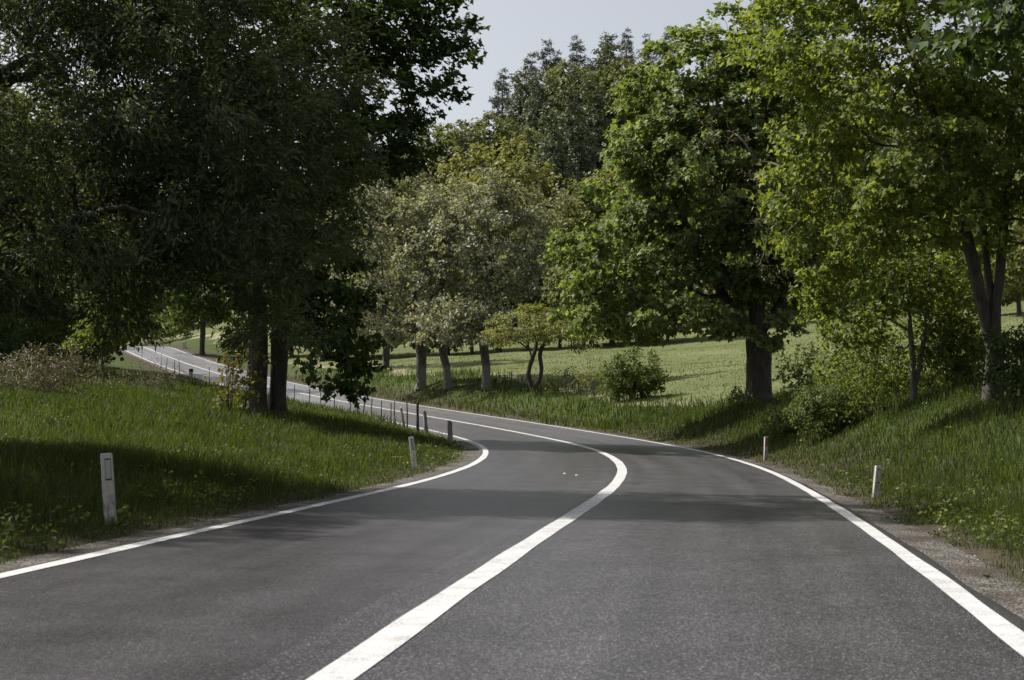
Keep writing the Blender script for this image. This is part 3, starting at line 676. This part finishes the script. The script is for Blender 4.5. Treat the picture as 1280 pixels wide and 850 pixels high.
# ------------------------------------------------------------------ grass
def blades(name, n, dmin, dmax, pw, phi, hfun, wfun, mat, mask, label, seed):
    r_ = np.random.default_rng(seed)
    u = r_.uniform(0, 1, n); k = 2 - pw                       # density per square metre falls as d**-pw
    d = (dmin ** k + u * (dmax ** k - dmin ** k)) ** (1 / k); a = r_.uniform(phi[0], phi[1], n)
    x = d * np.sin(a); y = d * np.cos(a)
    off, idx = road_coords(x, y); keep = mask(x, y, off, r_)
    x, y, off, d = x[keep], y[keep], off[keep], d[keep]; n = len(x)
    z = ground(x, y) - .015
    # tufts: blades pulled a little towards clump centres
    h = hfun(x, y, off, d) * r_.uniform(.45, 1.25, n); w = wfun(d) * r_.uniform(.7, 1.4, n)
    t = r_.uniform(0, 6.28, n); sx, sy = np.cos(t), np.sin(t)
    lean = (r_.uniform(.03, .45, n) + .3 * (r_.uniform(0, 1, n) < .2)) * h; la = r_.uniform(0, 6.28, n) * .65 + 3 * wob(x, y, 0, 1.7, 41); lx = np.cos(la) * lean + .04 * h; ly = np.sin(la) * lean
    B = np.stack([x, y, z], 1)
    def P(sd, f, hh, ww): return B + np.stack([sd * sx * ww + lx * f, sd * sy * ww + ly * f, hh], 1)
    V = np.stack([P(-1, 0, 0 * h, w), P(1, 0, 0 * h, w), P(1, .35, h * .6, w * .75), P(-1, .35, h * .6, w * .75), P(0, 1, h * .98, w)], 1).reshape(-1, 3)
    o = (np.arange(n) * 5)[:, None]
    loops = np.concatenate([o + np.array([0, 1, 2, 3]), o + np.array([3, 2, 4])], 1)
    tot = np.tile([4, 3], n)
    return tag(obj(name, mesh_np(name, V, loops, tot, mat)), label, 'grass', kind='stuff')
def verge(x, y, off, r_):
    a = np.abs(off); lim = W / 2 + .34 + .22 * wob(x, y, 0, 1.6, 8) + .28 * (off > 0) * (.35 + wob(x, y, 0, 2.2, 18))
    patch = (a > W / 2 + .16) & (wob(x, y, 0, 2.6, 28) > .55) & (r_.uniform(0, 1, len(x)) < .35)
    return ((a > lim + .12) | patch) & (r_.uniform(0, 1, len(x)) < .25 + .15 * patch + .9 * sstep(lim, lim + .7, a)) & (field_mask(x, y) < r_.uniform(0, 1, len(x)))
def vh(x, y, off, d):
    a = np.abs(off) - W / 2 - .4
    return (.08 + .18 * sstep(.1, 2.2, a)) * (1 + .35 * wob(x, y, 0, 1.1, 9))
blades('grass', 430000, 5.5, 64, 1.45, (-.42, .42), vh, lambda d: .0028 * np.maximum(1, d / 11) ** .9, M['grass'], verge, 'tall green grass on the road verges and banks', 91)
blades('grass', 70000, 60, 130, 1.2, (-.40, .30), lambda x, y, o, d: .42 * (1 + .3 * wob(x, y, 0, .8, 9)), lambda d: .022 + 0 * d, M['grass'], verge, 'distant green grass along the far verges', 92)
blades('meadow_grass', 75000, 70, 175, 1.0, (-.30, .40), lambda x, y, o, d: .11 + 0 * d, lambda d: .022 + 0 * d, M['meadow'],
       lambda x, y, off, r_: field_mask(x, y) > r_.uniform(0, 1, len(x)), 'pale mown meadow grass beyond the trees', 93)

r_ = np.random.default_rng(95)
blades('dry_grass', 9000, 7, 64, 1.4, (-.42, .42), lambda x, y, o, d: .34 + .1 * wob(x, y, 0, .9, 42), lambda d: .0016 * np.maximum(1, d / 11) ** .9, M['l_dry'], lambda x, y, o, r: verge(x, y, o, r) & (np.abs(o) > 4.3) & (wob(x, y, 0, .8, 43) > -.1), 'thin pale dry grass stalks standing in the green verges', 96)
def scatter(name, n, dmin, dmax, size, per, mat, kind, label, hmin, hmax, seed, up=.8, cond=None):
    r = np.random.default_rng(seed); u = r.uniform(0, 1, n); d = (dmin ** .6 + u * (dmax ** .6 - dmin ** .6)) ** (1 / .6); a = r.uniform(-.42, .42, n); x = d * np.sin(a); y = d * np.cos(a)
    off, idx = road_coords(x, y); k = verge(x, y, off, r)
    if cond is not None: k &= cond(x, y, off)
    x, y = x[k], y[k]; n = len(x); c = np.repeat(np.arange(n), per); N = len(c)
    z = ground(x, y); p = np.stack([x, y, z], 1)[c] + np.concatenate([r.normal(0, .05, (N, 2)), r.uniform(hmin, hmax, (N, 1))], 1)
    nrm = norm(np.array([0, 0, up]) + .5 * r.normal(size=(N, 3))); ax, ay = frame(nrm, r); T, TF = LEAF[kind]
    V, F = instance_leaves(T, TF, p, ax, ay, nrm, size * r.uniform(.6, 1.3, N))
    return tag(obj(name, quads(name, V, F, mat)), label, 'weeds', kind='stuff')
scatter('weeds', 4200, 11, 60, .065, 9, M['l_bush'], 'oval', 'low broad-leaved weeds among the verge grass', .02, .22, 97, cond=lambda x, y, o: wob(x, y, 0, 1.1, 44) > .1)
scatter('clover', 2600, 6, 32, .035, 12, M['grass'], 'clump', 'low clover leaves at the edge of the gravel shoulders', .01, .06, 98, cond=lambda x, y, o: np.abs(o) < 4.9)
M['flower_yellow'] = leaf_mat('flower_yellow', (.45, .34, .02), (.55, .42, .03), (.6, .5, .05), trans=.2)
scatter('dandelions', 46, 9, 50, .035, 5, M['flower_yellow'], 'clump', 'few small yellow dandelion flowers in the grass', .12, .14, 99)

#STAGE3
# ------------------------------------------------------------------ dead limb in the maple
mp_root = [o for o in bpy.data.objects if o.name.startswith('maple_tree')][0]
b0 = np.array(mp_root.location); r_ = np.random.default_rng(201)
el = rel(b0, [(960, 250, 48.6, 1.3, .7, 1.8), (985, 335, 47.6, 1.7, .5, .35), (900, 165, 48.8, .9, .6, .9)])
att = sample_crown(el, 60, r_, mind=.3)
pos, par, chains, tips, tn = skeleton([[(.05, -.3, 4.2), (.4, -3.2, 5.4), (.3, -5.2, 7.2)]], np.zeros((0, 3)), att, r_, .3, .25, .05)
obj('dead_limb', branch_mesh('dead_limb', pos, par, chains, tips, .10, .007, M['twig'], flare=1.), mp_root)
dl = obj('dry_leaves', leaf_mesh('dry_leaves', pos, par, tips[::2], el, dict(kind='narrow', size=.16, per=16, spread=.35, flat=.9, up=.2, hang=.6), M['l_dry'], r_), mp_root)

# ------------------------------------------------------------------ roadside posts
import bmesh
def paint_mat(name, col, dirt):
    m, nt, b = new_mat(name); tc = nd(nt, 'ShaderNodeTexCoord'); z = nd(nt, 'ShaderNodeSeparateXYZ'); nt.links.new(tc.outputs['Object'], z.inputs[0])
    mp_ = nd(nt, 'ShaderNodeMapping'); mp_.inputs['Scale'].default_value = (1, 1, .3); nt.links.new(tc.outputs['Object'], mp_.inputs[0])
    n = noise(nt, mp_.outputs[0], 22, 6, .7)
    f = mathn(nt, 'ADD', mathn(nt, 'MULTIPLY', n, 1.3), mathn(nt, 'MULTIPLY', z.outputs['Z'], .35))
    nt.links.new(ramp(nt, f, [(.5, dirt), (.78, col)]), b.inputs['Base Color']); b.inputs['Roughness'].default_value = .75
    bump(nt, b, n, .4, .01); return m
M['post'] = paint_mat('post_weathered_white', (.40, .385, .35), (.10, .09, .075))
M['post_white'] = paint_mat('post_clean_white', (.62, .61, .58), (.3, .28, .25))
M['wood'] = bark_mat('weathered_wood', (.05, .042, .034), (.16, .14, .115))
M['wood_grey'] = bark_mat('weathered_wood_grey', (.12, .11, .095), (.30, .28, .25))
def plain(name, col, rough=.4):
    m, nt, b = new_mat(name); tc = nd(nt, 'ShaderNodeTexCoord'); n = noise(nt, tc.outputs['Object'], 40, 3)
    nt.links.new(ramp(nt, n, [(.3, tuple(.75 * c for c in col)), (.7, col)]), b.inputs['Base Color']); b.inputs['Roughness'].default_value = rough
    return m
M['refl_red'] = plain('reflector_red', (.25, .05, .035), .3)
M['refl_white'] = plain('reflector_grey', (.38, .37, .36), .3)
M['black'] = plain('black_paint', (.02, .02, .02), .6)
def box_mesh(name, sx, sy, z0, z1, bev, mat, taper=1., slant=0.):
    bm = bmesh.new(); bmesh.ops.create_cube(bm, size=1)
    for v in bm.verts:
        t = v.co.z + .5; k = 1 + (taper - 1) * t
        v.co = Vector((v.co.x * sx * k, v.co.y * sy * k, z0 + (z1 - z0) * t - (slant * (v.co.y + .5) if t > .5 else 0)))
    if bev: bmesh.ops.bevel(bm, geom=bm.edges[:], offset=bev, segments=2, profile=.6, affect='EDGES')
    me = bpy.data.meshes.new(name); bm.to_mesh(me); bm.free(); me.materials.append(mat)
    return me
def delineator(px, d, h, w, lean, rz, refl, label, pm='post'):
    b0 = on_ground(px, d, 0); root = empty('delineator_post', b0); root.rotation_euler = (radians(lean[1]), radians(lean[0]), radians(rz))
    body = obj('post_body', box_mesh('post_body', w, w * .75, -.25, h, .012, M[pm], .93, .02), root)
    obj('reflector', box_mesh('reflector', w * .42, .012, h - .26, h - .07, .003, M[refl]), body, (w * .12, -w * .375 + .002, 0))
    obj('reflector_rim', box_mesh('reflector_rim', w * .5, .008, h - .275, h - .055, .002, M['black']), body, (w * .12, -w * .375 + .003, 0))
    tag(root, label, 'post', 'delineator posts along the road')
delineator(141, 14.4, .72, .12, (-4, 2), 8, 'refl_white', 'weathered white delineator post in the grass below the left bank shadow')
delineator(519, 29, .66, .11, (-7, 0), 4, 'refl_white', 'leaning white delineator post near the inside apex of the bend', 'post_white')
delineator(1092, 22, .52, .095, (5, 3), 10, 'refl_white', 'grey-white delineator post at the grass edge of the dirt shoulder')
delineator(956, 37.5, .62, .10, (2, 0), 10, 'refl_red', 'white delineator post with red reflector below the maple')

# stakes of an old fence along the inside edge of the far road
def stake(off, i, h, r, lean, mat, seed, label):
    p = road_pt(i, off); x, y = float(p[0]), float(p[1]); r_ = np.random.default_rng(seed)
    z = gz(x, y); t = np.linspace(0, 1, 6); a = np.arange(6) / 6 * 2 * pi
    c = np.stack([lean[0] * h * t + np.cumsum(r_.normal(0, .012, 6)), lean[1] * h * t + np.cumsum(r_.normal(0, .012, 6)), -.25 + (h + .25) * t], 1)
    rr = r * (1.1 - .3 * t)[:, None] * (1 + .12 * r_.normal(size=(6, 6)))
    V = c[:, None] + rr[..., None] * np.stack([np.cos(a), np.sin(a), 0 * a], 1)[None]
    V[-1, :, 2] += r * .8 * np.cos(a + seed)
    V = V.reshape(-1, 3); loops, tot = [], []
    for k in range(5):
        for j in range(6): loops += [k * 6 + j, k * 6 + (j + 1) % 6, k * 6 + 6 + (j + 1) % 6, k * 6 + 6 + j]; tot.append(4)
    loops += [30 + j for j in range(6)]; tot.append(6)
    return tag(obj('fence_stake', mesh_np('fence_stake', V, loops, tot, mat), None, (x, y, z)), label, 'stake', 'old fence stakes along the inside road edge')
def i_at_px(px, off):
    k = np.arange(i0 + 25, i0 + 185, .25); p = road_pt(k, off); u = 640 + FPX * p[:, 0] / p[:, 1]
    return k[np.abs(u - px).argmin()]
r_ = np.random.default_rng(77)
thin = 'thin dark wooden stake in the old fence along the inside road edge'
for px, h, rad, ln in ((177, 1.2, .03, 0), (201, 1.2, .03, 0), (207, 1.3, .03, .05), (218, 1.4, .03, 0), (225, 1.3, .035, 0), (262, 1.5, .03, 0), (353, 1.1, .03, .02), (369, 1.25, .03, .04), (387, 1.15, .035, 0), (402, 1.2, .03, 0), (418, 1.3, .03, 0), (436, 1.15, .03, .1),
                       (448, 1.15, .045, -.05), (455, 1.1, .035, .12), (463, 1.1, .03, .06), (476, 1.05, .03, .05), (487, 1.0, .03, .1), (494, 1.1, .028, 0), (509, 1.45, .03, 0)):
    stake(-e - 1.15, i_at_px(px, -e - 1.15), h, rad, (ln + r_.normal(0, .02), r_.normal(0, .03)), M['wood'], 300 + px, thin)
stake(-e - .8, i_at_px(506, -e - .8), .9, .06, (-.15, 0), M['wood_grey'], 401, 'short pale grey slanting stake among the thin fence stakes')
stake(-e - 1.15, i_at_px(523, -e - 1.15), 1.2, .055, (.02, 0), M['black'], 402, 'black upright stake at the near end of the old fence')
stake(-e - .8, i_at_px(534, -e - .8), .85, .075, (-.15, 0), M['wood_grey'], 403, 'thick grey slanting stake next to the black stake')
stake(-e - .75, i_at_px(563, -e - .75), .66, .085, (-.06, 0), M['wood_grey'], 404, 'thick short grey stump of a stake nearest the apex of the bend')

# marker stones on the far uphill stretch
M['concrete'] = paint_mat('pale_concrete', (.46, .43, .38), (.2, .18, .15))
p = road_pt(i_at_px(223, e + 1.5), e + 1.5); root = empty('marker_stone', (p[0], p[1], gz(p[0], p[1])))
obj('stone', box_mesh('stone', .5, .4, -.3, .85, .05, M['concrete'], .9), root); obj('plinth', box_mesh('plinth', .7, .6, -.3, .12, .04, M['concrete']), root)
tag(root, 'pale squat marker stone beside the road near its crest', 'marker stone')
p = road_pt(i_at_px(239, -e - 1.2), -e - 1.2); root = empty('marker_post', (p[0], p[1], gz(p[0], p[1])))
obj('post_body', box_mesh('post_body', .32, .3, -.3, .72, .04, M['post'], .9), root); obj('black_cap', box_mesh('black_cap', .36, .34, .70, .98, .05, M['black'], .85), root)
tag(root, 'white marker post with black cap on the inside edge uphill', 'marker post')

# litter on the asphalt
for k, (px, py) in enumerate(((706, 585), (721, 588))):
    a_ = at(px, py, 28 + k * -.5); V = np.array([[-.03, -.02, .004], [.03, -.02, .008], [.025, .025, .006], [-.03, .02, .015], [0, 0, .022]]) ; 
    V2 = np.concatenate([V, V - np.array([0, 0, .003])])
    F = [[0, 1, 4], [1, 2, 4], [2, 3, 4], [3, 0, 4], [6, 5, 9], [7, 6, 9], [8, 7, 9], [5, 8, 9]]
    off, idx = road_coords([a_[0]], [a_[1]]); zz = float(road_pt(idx[0], off[0])[2])
    tag(obj('paper_scrap', quads('paper_scrap', V2, F, M['l_blossom']), None, (a_[0], a_[1], zz + .004)), 'tiny white scrap lying on the asphalt inside the bend', 'litter', 'paper scraps on the road')

# loose stones on the shoulders
r_ = np.random.default_rng(88); n = 5500
i_ = i0 + 1 + 60 * r_.uniform(0, 1, n) ** 1.6; sd = np.where(r_.uniform(0, 1, n) < .6, 1, -1)
o_ = sd * (e + .17 + np.minimum(.75, np.abs(r_.normal(0, .26, n))))
P3 = np.stack([road_pt(a, b_) for a, b_ in zip(i_, o_)]); P3[:, 2] = np.maximum(ground(P3[:, 0], P3[:, 1]), P3[:, 2] - .035 - .05 * (np.abs(o_) - e - .15))
T = np.array([[1, 0, 0], [-1, .1, 0], [0, 1, .1], [.1, -1, 0], [0, .1, .7], [0, 0, -.7]]); TF = np.array([[0, 2, 4], [2, 1, 4], [1, 3, 4], [3, 0, 4], [2, 0, 5], [1, 2, 5], [3, 1, 5], [0, 3, 5]])
nr = norm(np.array([0, 0, 1.]) + .35 * r_.normal(size=(n, 3))); xx, yy = frame(nr, r_)
V, F = instance_leaves(T, TF, P3, xx * r_.uniform(.7, 1.5, (n, 1)), yy, nr, .006 + .016 * r_.uniform(0, 1, n) ** 3)
m, nt, b = new_mat('stones'); g = nd(nt, 'ShaderNodeNewGeometry')
nt.links.new(ramp(nt, g.outputs['Random Per Island'], [(0, (.07, .06, .05)), (.6, (.17, .155, .14)), (1, (.34, .32, .3))]), b.inputs['Base Color']); b.inputs['Roughness'].default_value = .9
tag(obj('gravel_stones', quads('gravel_stones', V, F, m)), 'loose gravel stones on both road shoulders', 'gravel', kind='stuff')
